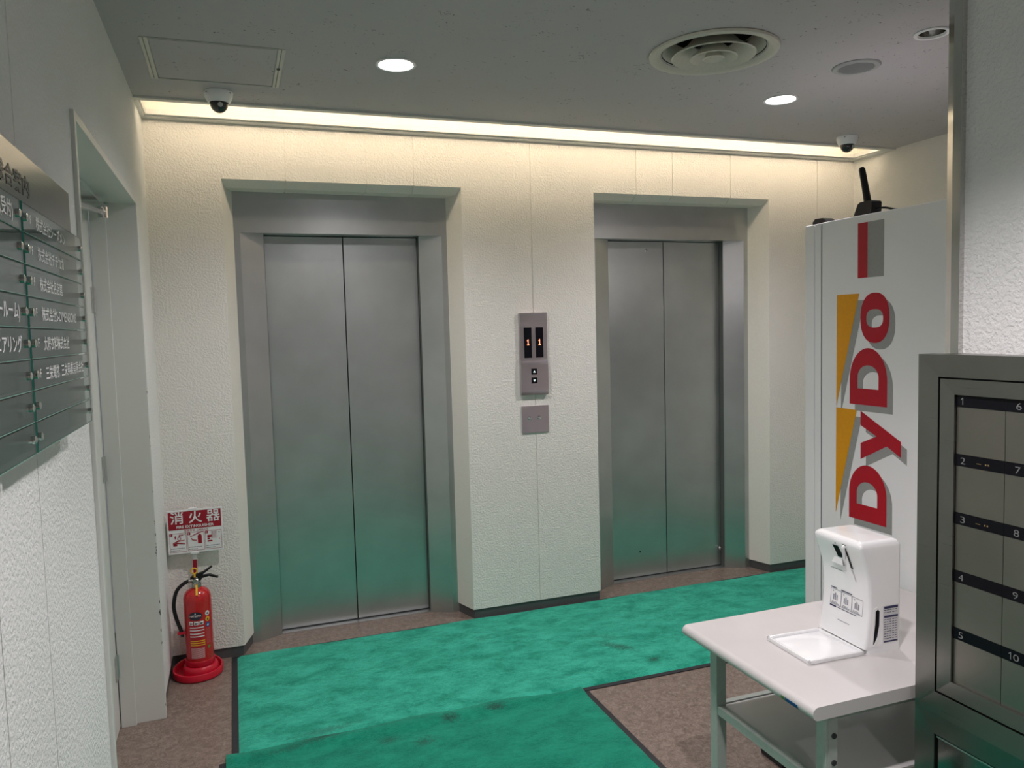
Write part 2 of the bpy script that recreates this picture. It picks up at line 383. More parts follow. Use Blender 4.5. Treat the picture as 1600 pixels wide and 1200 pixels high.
def lintel(x0, joints):
    xs = [x0] + joints + [x0 + OW]
    for i in range(len(xs) - 1):
        a = xs[i] + (GW / 2 if i else 0); c = xs[i + 1] - (GW / 2 if i < len(xs) - 2 else 0)
        prism(bm, [(0, ZT), (0, H + .05), (RD, H + .05), (RD, ZK), (.054, ZK)], a, c, lambda u, v, q: (q, u, v))
    prism(bm, [(.004, ZT + .004), (.004, H + .05), (RD - .01, H + .05), (RD - .01, ZK + .003), (.056, ZK + .003)], x0 + .02, x0 + OW - .02, lambda u, v, q: (q, u, v))
lintel(X1, [.628, 1.022, 1.265]); lintel(X2, [2.561, 2.80, 3.20])
wb = struct(obj('wall_back', bm, [m_wall, m_reveal]))
for p in wb.data.polygons:
    if abs(p.normal.y) < .97: p.material_index = 1
bm = B(); q = .006
prism(bm, [(0, q), (X1 - q, q), (X1 + SP - q, RD), (0, RD)], 0, BH, XY)
prism(bm, [(X1 + OW + q, q), (X2 - q, q), (X2 + SP - q, RD), (X1 + OW - SP + q, RD)], 0, BH, XY)
prism(bm, [(X2 + OW + q, q), (WD, q), (WD, RD), (X2 + OW - SP + q, RD)], 0, BH, XY)
struct(obj('baseboard_back', bm, m_base))
struct(obj('wall_rear', bbox(-.2, WD + .2, .36, .42, -.02, H + .05), m_dark))

# left wall with the recessed doorway
DY0, DY1, DZ = -1.815, -.545, 2.12
def lw(bm, y0, y1, z0, z1): box(bm, -.05, 0, y0, y1, z0, z1)
bm = B(); ys = [YB, -5.2, -4.3, -3.4, -2.68, -2.39, DY0 - .012]
for i in range(len(ys) - 1): lw(bm, ys[i] + (GW / 2 if i else 0), ys[i + 1] - (GW / 2 if i < len(ys) - 2 else 0), 0, H + .05)
for a, c in ((DY0, -1.586 - .0008), (-1.586 + .0008, -1.104 - .0008), (-1.104 + .0008, DY1)): lw(bm, a, c, DZ + .012, H + .05)
lw(bm, DY1 + .012, 0, BH, H + .05)
lw(bm, DY1, DY1 + .012, DZ + .012, H + .05); lw(bm, DY0 - .012, DY0, DZ + .012, H + .05)
box(bm, -.05, -.006, YB, DY0 - .012, 0, H + .05); box(bm, -.05, -.004, DY0, DY1, DZ + .012, H + .05)
struct(obj('wall_left', bm, m_walll))
struct(obj('baseboard_left', bbox(-.05, -.003, DY1 + .02, .004, 0, BH + .002), m_base))
# doorway in the left wall
d1 = sempty('door_1', (-.1, (DY0 + DY1) / 2, 0))
bm = B()
fr = .022
box(bm, -.16, .010, DY1, DY1 + fr, 0, DZ + fr, .0015); box(bm, -.16, .010, DY0 - fr, DY0, 0, DZ + fr, .0015); box(bm, -.16, .010, DY0, DY1, DZ, DZ + fr, .0015)
box(bm, -.157, -.102, DY1 - .015, DY1 + .005, 0, DZ); box(bm, -.157, -.102, DY0 - .005, DY0 + .015, 0, DZ); box(bm, -.157, -.102, DY0, DY1, DZ - .015, DZ + .005)
obj('door_frame', bm, m_chip, d1)
obj('door_slab', bbox(-.205, -.162, DY0 + .003, DY1 - .006, .004, DZ - .003, .002), m_paintdoor, d1)
for z in (1.74, 1.073, .26):
    bm = B(); box(bm, -.1615, -.1565, DY1 - .060, DY1 - .022, z - .05, z + .05, .001)
    lathe(bm, [(.0065, z - .05), (.0065, z + .05)], (-.158, DY1 - .020, 0), 12)
    obj('hinge', bm, m_alu, d1, label='grey metal hinge')
cl = bbox(-.150, -.075, -.80, -.70, 2.062, 2.085, .004)
o = obj('door_closer', cl, m_chrome, d1, label='bare metal door closer')
bm = tube(B(), [(-.08, -.735, 2.055), (-.158, -1.18, 2.045)], .010, 8); lathe(bm, [(.018, 2.035), (.018, 2.075)], (-.085, -.735, 0), 16)
obj('closer_arm', bm, m_chrome, o)

# right side: alcove wall, its rear wall, then the nearer column wall with a steel corner
struct(obj('wall_right', bbox(WD, WD + .1, CY, .16, 0, H + .05), m_wall))
struct(obj('wall_alcove', bbox(CX + .05, WD + .1, CY - .1, CY, 0, H + .05), m_wall))
struct(obj('wall_column', bbox(CX, CX + .1, YB, CY - .004, 0, H + .05), m_walll))
struct(obj('wall_front', bbox(-.2, CX + .2, YB - .1, YB, 0, H + .05), simple('lobby_far_wall', (.62, .62, .61), .6)))
bm = prism(B(), [(CX - .016, -2.478), (CX - .004, -2.452), (CX + .06, -2.452), (CX + .06, -2.502), (CX - .016, -2.502)], 0, H, XY)
struct(obj('trim_1', bm, m_mirror))

# cove light slot along the back wall
bm = B()
z0 = H - .010
for (x0, x1, y0, y1) in ((0, WD, -TW, -.300), (0, WD, -.045, 0), (0, .016, -.300, -.045), (WD - .05, WD, -.300, -.045)):
    box(bm, x0, x1, y0, y1, z0, H + .012, .002)
for (x0, x1, y0, y1) in ((.016, WD - .05, -.300, -.279), (.016, WD - .05, -.067, -.045), (.010, .024, -.285, -.06), (WD - .064, WD - .045, -.285, -.06)):
    box(bm, x0, x1, y0, y1, z0 + .006, H + .018, .001)
struct(obj('trim_2', bm, m_trimw))
bm = B(); zc = H + .016
box(bm, .0, WD, -.33, -.325, zc, zc + .11); box(bm, .0, WD, -.030, -.025, zc, zc + .11); box(bm, 0, WD, -.33, -.025, zc + .10, zc + .11); box(bm, 0, .006, -.33, -.025, zc, zc + .11); box(bm, WD - .006, WD, -.33, -.025, zc, zc + .11)
struct(obj('trim_3', bm, m_coveint))
tl = thing('tube_light', 'long warm light strip glowing in the ceiling slot above the elevators', 'light', (WD / 2, -.262, H + .06))
obj('tube', tube(B(), [(.05, -.296, H + .050), (WD - .07, -.296, H + .050)], .010, 8), m_cove, tl)
for k in range(5):
    x = .2 + k * .93
    obj('bracket', bbox(x - .012, x + .012, -.326, -.294, H + .060, H + .075), m_trimw, tl)

# ------------------------------------------------------------------ elevators
def elevator(x0, label, dark):
    t = thing('elevator', label, 'elevator', ((2 * x0 + OW) / 2, RD + .05, 0), group=None)
    xl, xr = x0 + SP, x0 + OW - SP
    f = .03; jr = .1137
    bm = B(); box(bm, xl - .01, xr + .01, RD, YD + .075, 2.10, ZK + .02, 0.0)
    obj('header', bm, m_frame, t)
    jl = prism(B(), [(xl - .01, RD), (xl + f, RD), (xl + f + jr, YD), (xl + f + jr, YD + .005), (xl - .01, YD + .005)], 0, 2.1, XY)
    obj('jamb', jl, m_frame, t)
    jrr = prism(B(), [(xr + .01, RD), (xr - f, RD), (xr - f - jr, YD), (xr - f - jr, YD + .005), (xr + .01, YD + .005)], 0, 2.1, XY)
    obj('jamb', jrr, m_frame, t)
    for a, c in ((xl - .01, xl + f + jr), (xr - f - jr, xr + .01)): obj('door_pocket', bbox(a, c, YD + .005, YD + .075, 0, 2.1), m_lip, t, label='dark strip beside the sliding panels')
    cxm = (xl + xr) / 2
    for a, c in ((xl + f + jr - .0, cxm - .0015), (cxm + .0015, xr - f - jr + .0)):
        obj('sliding_panel', bbox(a + .002, c - .0015 if c > cxm else c, YD + .047, YD + .072, .010, 2.0965, .0012, seg=1), m_steel, t)
    bm = B(); box(bm, xl + f + jr, xr - f - jr, YD + .002, YD + .046, -.01, .004)
    obj('sill', bm, m_alu, t, label='bright metal door sill')
    obj('threshold_gap', bbox(xl + f + jr, xr - f - jr, YD + .0465, YD + .075, -.01, .009), m_dark, t)
    return t
e1 = elevator(X1, 'left elevator with closed two-leaf grey steel doors, beside the fire extinguisher', 0)
e2 = elevator(X2, 'right elevator with closed two-leaf grey steel doors, nearest the vending machine', 0)
bm = lathe(B(), [(.011, YD + .0475), (.011, YD + .043), (.004, YD + .042), (.0035, YD + .046)], (2.764, 0, 2.045), 20, 'Y')
obj('keyhole', bm, m_chrome, e2, True, label='round key cylinder')
obj('screw', lathe(B(), [(.006, YD + .0475), (.005, YD + .0435)], (2.692, 0, .166), 12, 'Y'), m_dark, e2)
obj('stopper', lathe(B(), [(.007, 0), (.009, .012), (.003, .020)], (X2 + OW - SP - .03 - .1137 - .018, YD + .03, .115), 12, 'Z'), m_chrome, e2)

# call panel between the elevators
PX0, PX1, PZ0, PZ1 = 1.8205, 1.980, 1.218, 1.669
cp = thing('call_panel', 'brushed steel elevator call panel with two orange floor displays, on the pier', 'call panel', (1.90, 0, 1.22))
prof = [(PZ0, -.034), (PZ0 + .010, -.040), (PZ0 + .02, -.040)]
for k in range(9): prof.append((1.27 + k * .013, -.040 + .0))
pr = [(1.218, -.020), (1.2195, -.023), (1.230, -.027), (1.245, -.0285), (1.30, -.0295), (1.365, -.0295), (1.380, -.029), (1.392, -.0275), (1.402, -.0245), (1.411, -.0220), (1.425, -.021), (1.585, -.021), (1.598, -.0215), (1.607, -.023), (1.614, -.0245), (1.63, -.025), (1.668, -.025), (1.669, -.024)]
poly = [(0.0, PZ0)] + [(y, z) for z, y in pr] + [(0.0, PZ1)]
obj('face_plate', prism(B(), poly, PX0, PX1, lambda u, v, a: (a, u, v)), m_panel, cp, True)
for i, xc in enumerate((1.8665, 1.9345)):
    d = obj('floor_display', bbox(xc - .0225, xc + .0225, -.0225, -.015, 1.423, 1.590, .001), m_blackg, cp, label='black floor display with an orange 1')
    bm = B(); y = -.0232
    dots = ["..X..", ".XX..", "..X..", "..X..", "..X..", "..X..", ".XXX."]
    for r_, row in enumerate(dots):
        for c_, ch in enumerate(row):
            if ch == 'X': box(bm, xc + .001 + (c_ - 2) * .0042 - .0019, xc + .001 + (c_ - 2) * .0042 + .0019, y, y + .0006, 1.522 - r_ * .0046 - .0021, 1.522 - r_ * .0046 + .0021)
    obj('digit', bm, m_digit, d)
for z, up in ((1.347, 1), (1.298, 0)):
    bt = obj('call_button', bbox(1.896 - .016, 1.896 + .016, -.0325, -.027, z - .0165, z + .0165, .001), m_blackg, cp, label='black %s button' % ('up' if up else 'down'))
    tri = [(-.007, -.005), (.007, -.005), (0, .007)] if up else [(-.007, .005), (0, -.007), (.007, .005)]
    obj('arrow', prism(B(), [(1.896 + a, z + c) for a, c in tri], -.0330, -.0324, lambda u, v, a: (u, a, v)), m_lit, bt)
sw = thing('switch_plate', 'small square steel plate with two key switches below the call panel', 'switch plate', (1.905, 0, 1.007))
obj('plate', bbox(1.826, 1.985, -.008, .0, 1.007, 1.156, .001), m_panel, sw)
for x in (1.872, 1.930):
    obj('key_switch', lathe(B(), [(.0105, -.008), (.0105, -.013), (.007, -.0145), (.003, -.0135)], (x, 0, 1.089), 20, 'Y'), m_chrome, sw, True)

# ------------------------------------------------------------------ things on the ceiling
def downlight(x, y, label):
    t = thing('ceiling_light', label, 'light', (x, y, H))
    obj('rim', lathe(B(), [(.064, H - .0005), (.077, H - .0005), (.078, H - .003), (.076, H - .0055), (.067, H - .0045), (.0655, H + .012), (.064, H + .012)], (x, y, 0), 40, closed=True), m_white, t, True)
    obj('lamp_disc', lathe(B(), [(.0645, H + .0035), (.0645, H + .001), (.055, H - .001), (.02, H - .002)], (x, y, 0), 40), m_led, t, True)
    return t
downlight(*LIGHTS[0], 'round lit ceiling downlight above the left elevator')
downlight(*LIGHTS[1], 'round lit ceiling downlight between the speaker and the right elevator')
for k in (2, 3):
    downlight(*LIGHTS[k], ('round lit ceiling downlight beside the mailboxes', 'round lit ceiling downlight farthest from the elevators')[k - 2])
t = thing('ceiling_light', 'small unlit ceiling downlight with mirrored reflector at the right edge', 'light', (2.76, -1.82, H))
obj('rim', lathe(B(), [(.045, H - .0005), (.060, H - .0005), (.061, H - .003), (.058, H - .006), (.047, H - .005), (.044, H + .012)], (2.76, -1.82, 0), 36, closed=True), m_white, t, True)
obj('reflector', lathe(B(), [(.0455, H + .002), (.0455, H + .03), (.03, H + .075), (.012, H + .09), (.010, H + .089), (.028, H + .074), (.0435, H + .03), (.044, H + .002)], (2.76, -1.82, 0), 36, closed=True), m_mirror, t, True)
obj('bulb', lathe(B(), [(.011, H + .09), (.014, H + .06), (.014, H + .03), (.008, H + .018), (.002, H + .016)], (2.76, -1.82, 0), 20), m_whitep, t, True)

ax, ay = 2.10, -1.44
t = thing('air_diffuser', 'large round beige ceiling air diffuser with concentric rings', 'air vent', (ax, ay, H))
def ring(prof): return lathe(B(), prof, (ax, ay, 0), 64, closed=True)
obj('outer_ring', ring([(.190, H + .030), (.196, H + .004), (.236, H + .0005), (.240, H - .004), (.237, H - .011), (.228, H - .014), (.212, H - .012), (.204, H - .006), (.180, H + .016), (.150, H + .050), (.148, H + .060)]), m_diff, t, True)
obj('middle_cone', ring([(.085, H + .040), (.105, H + .018), (.148, H - .010), (.156, H - .017), (.152, H - .0205), (.142, H - .014), (.112, H + .004), (.080, H + .034)]), m_diff, t, True)
obj('inner_cone', ring([(.040, H + .022), (.060, H + .004), (.083, H - .016), (.089, H - .024), (.084, H - .0265), (.070, H - .016), (.048, H + .002), (.036, H + .020)]), m_diff, t, True)
obj('centre_cap', lathe(B(), [(.02, H + .01), (.034, H - .018), (.041, H - .026), (.036, H - .030), (.030, H - .0285), (.008, H - .0285)], (ax, ay, 0), 40), m_diff, t, True)
obj('duct', lathe(B(), [(.194, H + .004), (.194, H + .16), (.19, H + .16), (.19, H + .004)], (ax, ay, 0), 48, closed=True), m_dark, t)
bm = B(); lathe(bm, [(.194, H + .155), (.194, H + .16)], (ax, ay, 0), 48)
for a in (0, PI / 2):
    dx, dy = math.cos(a) * .185, math.sin(a) * .185
    tube(bm, [(ax - dx, ay - dy, H + .05), (ax + dx, ay + dy, H + .05)], .004, 6)
obj('damper', bm, m_dark, t)
sx, sy = 2.767, -1.452
t = thing('ceiling_speaker', 'round grey ceiling loudspeaker near the right downlight', 'speaker', (sx, sy, H))
obj('rim', lathe(B(), [(.068, H - .0005), (.092, H - .0005), (.093, H - .003), (.088, H - .007), (.070, H - .008), (.067, H - .004)], (sx, sy, 0), 44, closed=True), simple('speaker_rim_grey', (.36, .36, .37), .45), t, True)
obj('grille', lathe(B(), [(.068, H - .003), (.066, H - .006), (.04, H - .0085), (.01, H - .0095)], (sx, sy, 0), 44), m_grille, t, True)

# inspection hatch
t = thing('ceiling_hatch', 'rectangular ceiling access hatch with pale metal side frames above the left dome camera', 'hatch', (.335, -.82, H))
obj('panel', bbox(.124, .546, -1.030, -.610, H - .001, H + .012), m_ceil, t)
for x0 in (.095, .549):
    bm = B(); box(bm, x0, x0 + .011, -1.045, -.595, H - .004, H + .01, .001); box(bm, x0 + .0135, x0 + .0265, -1.045, -.595, H - .004, H + .01, .001)
    obj('frame_rail', bm, m_offwhite, t)
m_he = simple('hatch_edge', (.40, .41, .38), .5)
obj('frame_edge', bbox(.120, .550, -1.046, -1.0385, H - .0025, H + .01), m_he, t); obj('frame_edge', bbox(.120, .550, -.602, -.5955, H - .0025, H + .01), m_he, t)
obj('latch', bbox(.5535, .5665, -.845, -.825, H - .006, H - .0035, .001), m_dark, t)

def domecam(x, y, label):
    t = thing('security_camera', label, 'camera', (x, y, H))
    obj('housing', lathe(B(), [(.055, H), (.0575, H - .004), (.055, H - .022), (.047, H - .040), (.041, H - .046), (.034, H - .046)], (x, y, 0), 40), m_white, t, True)
    pr = [(.0375, H - .044)] + [(.0375 * math.cos(a), H - .047 - .040 * math.sin(a)) for a in [k * PI / 2 / 9 for k in range(9)]] + [(.002, H - .087)]
    obj('dome', lathe(B(), pr, (x, y, 0), 36), m_clearpl, t, True)
    obj('lens', lathe(B(), [(.010, -.038), (.010, -.0405), (.004, -.0408)], (x + .005, y, H - .062), 16, 'Y'), m_chrome, t, True)
    for a in (.6, 2.5): obj('screw', lathe(B(), [(.004, H - .010), (.004, H - .013)], (x + .0555 * math.cos(a + PI), y + .0555 * math.sin(a + PI), 0), 8), m_dark, t)
domecam(.340, -.470, 'white dome security camera at the left end of the light slot')
domecam(3.622, -.490, 'white dome security camera at the right end of the light slot')

# ------------------------------------------------------------------ floor mats
def mat_top(name, x0, x1, yf, yb, mat, root, z, amp, borders, seed):
    nx = int((x1 - x0) / .02); ny = int(.02 + 1.0 / .02) if name == 'pile' else 10
    def f(u, v):
        x = x0 + (x1 - x0) * u; a = yf(x); c = yb(x); y = a + (c - a) * v
        e = min(u * (x1 - x0), (1 - u) * (x1 - x0), abs(y - a), abs(c - y)); k = min(1, e / .012)
        h = noise.noise(Vector((x * 3 + seed, y * 3, 0))) * amp + noise.noise(Vector((x * 30, y * 30, seed))) * .0012
        return (x, y, z * (.35 + .65 * math.sqrt(k)) + h * k)
    bm = B(); quadgrid(bm, f, nx, ny)
    return obj('pile', bm, mat, root, True)
t = thing('floor_mat', 'long green pile floor mat lying along the elevator wall', 'mat', (2.0, -.5, 0))
wob = lambda x: .004 * math.sin(x * 5.1) + .003 * math.sin(x * 13 + 1)
mat_top('pile', .292, 3.95, lambda x: -.982 + .3 * wob(x), lambda x: -.012 + wob(x), m_mat1, t, .0125, .0018, None, 1)
bm = B(); box(bm, .266, 3.97, -1.008, -.006, 0, .0045, .001)
obj('rubber_border', bm, m_rubber, t)
t = thing('floor_mat', 'darker green pile floor mat running toward the viewer, black edged, stained at its far end', 'mat', (.98, -2.4, 0))
far = lambda x: -.972 + .014 * math.sin(x * 6 + 1) + .010 * math.sin(x * 15) + (.02 if .5 < x < .9 else 0) * math.sin((x - .5) / .4 * PI)
bm = B()
def f2(u, v):
    x = .246 + (1.706 - .246) * u; y = -3.6 + (far(x) + 3.6) * v
    e = min(u * 1.46, (1 - u) * 1.46, abs(far(x) - y)); k = min(1, e / .012)
    lift = .0095 * min(1, max(0, (y + 1.06) / .05))
    h = noise.noise(Vector((x * 3 + 5, y * 3, 0))) * .002 + noise.noise(Vector((x * 30, y * 30, 4))) * .0012
    wr = .006 * max(0, 1 - abs(y + 1.03) / .05) * (.5 + .5 * math.sin(x * 21)) * (1 if x < 1.0 else .4)
    return (x, y, .0125 * (.35 + .65 * math.sqrt(k)) + lift + (h + wr) * k)
quadgrid(bm, f2, 74, 130)
obj('pile', bm, m_mat2, t, True)
bm = B(); box(bm, .222, 1.730, -3.62, -1.012, 0, .0042, .001); obj('rubber_border', bm, m_rubber, t)

# ------------------------------------------------------------------ fire extinguisher on its red stand, with sign
ex, ey = .131, -.142
t = thing('extinguisher_stand', 'round red extinguisher stand with a fire extinguisher sign on its pole', 'stand', (.118, -.135, 0))
bm = B(); n = 56
def trayp(a, r, z): return (.118 + r * math.sin(a), min(-.020, -.135 - r * math.cos(a)), z)
prof = [(.100, .004), (.109, .004), (.112, .010), ('t', 0), ('t', 1), (.098, .016), (.090, .012)]
rings = []
for k in range(n):
    a = 2 * PI * k / n; hh = .036 + .016 * max(0, -math.cos(a)) ** 1.0
    pp = [(.0, .0), (.104, .0), (.111, .008), (.1115, hh - .004), (.109, hh), (.104, hh), (.1015, hh - .005), (.099, .014), (.0, .012)]
    rings.append([bm.verts.new(trayp(a, r_, z_)) for r_, z_ in pp])
for k in range(n):
    A_, C_ = rings[k], rings[(k + 1) % n]
    for i in range(len(A_) - 1): bm.faces.new([A_[i], A_[i + 1], C_[i + 1], C_[i]])
bmesh.ops.remove_doubles(bm, verts=bm.verts[:], dist=1e-5)
obj('tray', bm, m_redp, t, True)
obj('pedestal', lathe(B(), [(.080, .011), (.078, .040), (.074, .052), (.070, .056), (.064, .056)], (ex, ey, 0), 44), m_redp, t, True)
bm = B(); box(bm, .115, .132, -.0295, -.0265, .02, .775, .0005); obj('pole', bm, m_paper, t)
bm = B(); box(bm, .1145, .1325, -.0305, -.0293, .40, .520); obj('pole_band', bm, m_signred, t, label='red lower part of the pole')
sx0, sx1, sz0, sz1, sy_ = .011, .257, .557, .766, -.040
bd = obj('sign_board', bbox(sx0, sx1, sy_, sy_ + .006, sz0, sz1, .001), m_paper, t, label='white and dark red fire extinguisher sign')
SM = lambda u, v, a: (sx0 + u, sy_ - a, sz0 + v)
SF = lambda dx, dy, a=.0016: (lambda u, v: SM(dx + u, dy + v, a))
obj('title_band', prism(B(), rect(.006, .240, .117, .202), .0002, .0009, SM), m_signred, bd)
bm = B()
for i, ch in enumerate('消火器'): text_bm(bm, ch, .062, SF(.014 + i * .080, .150), bold=.014)
text_bm(bm, 'FIRE EXTINGUISHER', .0175, SF(.040, .1235), bold=.022, width=.165)
obj('title_lettering', bm, m_paper, bd)
bm = B(); text_bm(bm, '使用方法  OPERATE', .0125, SF(.072, .1045), bold=.0, width=.108)
for i in range(3):
    x = .008 + i * .0785; w = .074
    holed(bm, [rect(x, x + w, .010, .100), rect(x + .0012, x + w - .0012, .0112, .0988)], .0002, .0008, SM)
    prism(bm, rect(x, x + .013, .087, .100), .0008, .0012, SM)
P = lambda pl: prism(bm, pl, .0002, .0010, SM)
x = .008   # 1: pull the pin up from the lever
P([(x + .015, .052), (x + .040, .060), (x + .066, .064), (x + .066, .066), (x + .036, .0645), (x + .014, .056)]); P([(x + .015, .046), (x + .034, .050), (x + .067, .045), (x + .067, .048), (x + .036, .056), (x + .014, .052)]); P([(x + .015, .040), (x + .032, .040), (x + .034, .048), (x + .015, .048)])
P([(x + .023, .072), (x + .028, .072), (x + .028, .082), (x + .031, .082), (x + .0255, .089), (x + .020, .082), (x + .023, .082)])
holed(bm, [circle(x + .042, .0735, .0085, 18), circle(x + .042, .0735, .0065, 18)], .0002, .001, SM)
for q_ in range(4): P([(x + .040 + q_ * .007, .083 + q_ * .002), (x + .045 + q_ * .007, .082 + q_ * .003), (x + .046 + q_ * .007, .093), (x + .043 + q_ * .007, .094)])
x += .0785  # 2: take the hose off
P([(x + .045, .042), (x + .063, .042), (x + .063, .080), (x + .059, .087), (x + .050, .087), (x + .045, .080)]); P([(x + .012, .076), (x + .047, .090), (x + .070, .097), (x + .070, .099), (x + .044, .094), (x + .011, .079)])
P([(x + .015, .068), (x + .022, .059), (x + .040, .056), (x + .040, .060), (x + .024, .063), (x + .019, .071)])
x += .0785  # 3: squeeze the handle
P([(x + .010, .066), (x + .030, .068), (x + .030, .078), (x + .010, .078)]); P([(x + .010, .057), (x + .020, .057), (x + .020, .064), (x + .010, .064)]); P([(x + .010, .045), (x + .033, .047), (x + .030, .052), (x + .010, .052)])
for q_ in range(4): holed(bm, [rect(x + .028 + q_ * .0065, x + .034 + q_ * .0065, .062, .094), rect(x + .0287 + q_ * .0065, x + .0333 + q_ * .0065, .0628, .0934)], .0002, .0008, SM)
P([(x + .060, .090), (x + .066, .090), (x + .063, .084)]); P([(x + .060, .054), (x + .066, .054), (x + .063, .060)])
obj('pictograms', bm, m_signred, bd)
for i in range(3):
    bm = B()
    for r_ in range(2):
        xx = .012 + i * .0785
        for q_ in range(9 - 3 * r_): prism(bm, rect(xx + q_ * .0068, xx + q_ * .0068 + .0048, .026 - r_ * .010, .0292 - r_ * .010), .0002, .0008, SM)
    obj('caption_lettering', bm, m_greyink, bd)
    obj('step_number', text_bm(B(), str(i + 1), .012, SF(.0105 + i * .0785, .0890, .0018), bold=.02), m_paper, bd)
for i, z in ((0, sz1 + .001), (1, sz0 - .001)):
    obj('clip', bbox(.108, .145, sy_ - .003, sy_ + .012, z - .006, z + .005, .001), m_paper, bd)

t = thing('fire_extinguisher', 'red fire extinguisher standing in the corner beside the left elevator', 'fire extinguisher', (ex, ey, .056))
R_ = .0615
obj('cylinder', lathe(B(), [(.055, .056), (.0605, .060), (R_, .066), (R_, .362), (.0605, .378), (.055, .395), (.045, .408), (.030, .416), (.019, .420), (.017, .428)], (ex, ey, 0), 56), m_red, t, True)
obj('skirt', lathe(B(), [(R_ + .0008, .058), (R_ + .0022, .060), (R_ + .0022, .082), (R_ + .0008, .083)], (ex, ey, 0), 56), m_redp, t, True)
obj('valve', lathe(B(), [(.021, .420), (.022, .424), (.022, .436), (.020, .440), (.014, .442), (.014, .462), (.010, .466)], (ex, ey, 0), 24), m_brass, t, True)
obj('pressure_gauge', lathe(B(), [(.013, -.010), (.013, -.028), (.011, -.030), (.008, -.028)], (ex, ey, .452), 24, 'Y'), m_brass, t, True)
bm = B()
prism(bm, [(-.022, .462), (.024, .462), (.028, .472), (.060, .474), (.098, .458), (.094, .452), (.056, .466), (.026, .460), (.02, .450), (-.012, .450)], -.009, .009, lambda u, v, a: (ex + u, ey + a, v))
obj('carrying_handle', bm, m_black, t)
bm = B(); prism(bm, [(-.026, .466), (-.010, .478), (.030, .488), (.070, .512), (.073, .508), (.034, .480), (.026, .468), (.010, .462), (-.022, .458)], -.010, .010, lambda u, v, a: (ex + u, ey + a, v))
obj('squeeze_lever', bm, m_black, t)
bm = B()
pts = [(ex - .006 + .0125 * math.cos(a), ey - .014, .500 + .0125 * math.sin(a)) for a in [2 * PI * k / 20 for k in range(21)]]
tube(bm, pts, .0035, 8, cap=False); box(bm, ex - .009, ex - .001, ey - .017, ey - .011, .470, .490)
obj('safety_pin', bm, m_yellow, t, True, label='yellow pull ring')
obj('seal_tape', prism(B(), rect(-.003, .006, .398, .440), 0, .001, lambda u, v, a: (ex + u, ey - .0235 - a - .0 - max(0, (.428 - v)) * 1.2, v)), m_yellow, t)
hp = spline([(ex - .010, ey - .004, .452), (ex - .045, ey - .006, .449), (ex - .085, ey - .010, .415), (ex - .101, ey - .012, .350), (ex - .094, ey - .014, .290), (ex - .074, ey - .018, .222)], 8)
hm = B(); tube(hm, hp, .0085, 12)
obj('hose', hm, m_black, t, True)
obj('hose_coupling', tube(B(), [(ex - .010, ey - .004, .452), (ex - .034, ey - .006, .452)], .0095, 14), m_brass, t, True)
bm = B(); tube(bm, [(ex - .076, ey - .017, .226), (ex - .070, ey - .019, .198)], [.0095, .007], 12)
obj('nozzle', bm, m_dark, t, True)
bm = B(); box(bm, ex - .092, ex - .055, ey - .030, ey - .006, .212, .222, .002); obj('hose_clip', bm, m_redp, t)
def cyl(a0, z0, dr): return lambda u, v: (ex + (R_ + dr) * math.sin(a0 + u / R_), ey - (R_ + dr) * math.cos(a0 + u / R_), z0 + v)
def cylpoly(bm, pts, a0, z0, dr):
    F = cyl(a0, z0, dr); vs = [bm.verts.new(F(u, v)) for u, v in pts]; c = bm.verts.new(F(sum(p[0] for p in pts) / len(pts), sum(p[1] for p in pts) / len(pts)))
    for i in range(len(vs)): bm.faces.new([c, vs[i], vs[(i + 1) % len(vs)]])
def cylrect(bm, u0, u1, v0, v1, a0, z0, dr):
    F = cyl(a0, z0, dr); quadgrid(bm, lambda a, c: F(u0 + (u1 - u0) * a, v0 + (v1 - v0) * c), max(1, int((u1 - u0) / .004)), 1)
def densify(pl, n=4): return [((p[0] * (n - k) + q_[0] * k) / n, (p[1] * (n - k) + q_[1] * k) / n) for p, q_ in zip(pl, pl[1:] + pl[:1]) for k in range(n)]
a0 = -.10
lab = obj('label', (lambda bm: (cylrect(bm, -.034, .034, .096 - .3, .255 - .3, a0, .3, .0004), bm)[1])(B()), simple('label_red', (.42, .012, .022), .35), t, label='printed instruction label')
bm = B(); cylpoly(bm, circle(0, 0, 1, 28) and [(.030 * math.cos(2 * PI * k / 28), .0195 * math.sin(2 * PI * k / 28)) for k in range(28)], a0 - .05, .300, .0014)
em = obj('emblem', bm, m_ink, t)
bm = B(); text_bm(bm, 'HATSUTA', .0115, cyl(a0 - .05, .2965, .0018), 'CENTER', bold=.02, width=.050)
text_bm(bm, '◆', .007, cyl(a0 - .05, .309, .0018), 'CENTER')
obj('lettering', bm, m_paper, em)
bm = B()
for i in range(3):
    cylrect(bm, -.032 + i * .0225, -.032 + i * .0225 + .018, .258 - .3, .275 - .3, a0, .3, .0007)
for z in (.243, .230, .214, .201): cylrect(bm, -.032, .032, z - .3, z + .0045 - .3, a0, .3, .0007)
obj('white_lettering', bm, m_paper, lab); bm = B()
for k in range(14): cylrect(bm, -.030, .030, .160 - k * .0045 - .3, .1613 - k * .0045 - .3, a0, .3, .0007) if .16 - k * .0045 < .150 else None
obj('white_lettering', bm, m_paper, lab)
bm = B()
for z in (.180, .170, .160): cylrect(bm, -.032, .034, z - .3, z + .0045 - .3, a0, .3, .0007)
obj('yellow_print', bm, m_yellow, lab)
bm = B()
for i in range(3):
    for (u0, v0, u1, v1) in ((.004, .002, .009, .011), (.009, .005, .0155, .009)): cylrect(bm, -.032 + i * .0225 + u0, -.032 + i * .0225 + u1, .258 + v0 - .3, .258 + v1 - .3, a0, .3, .0011)
obj('label_pictogram', bm, m_ink, lab)
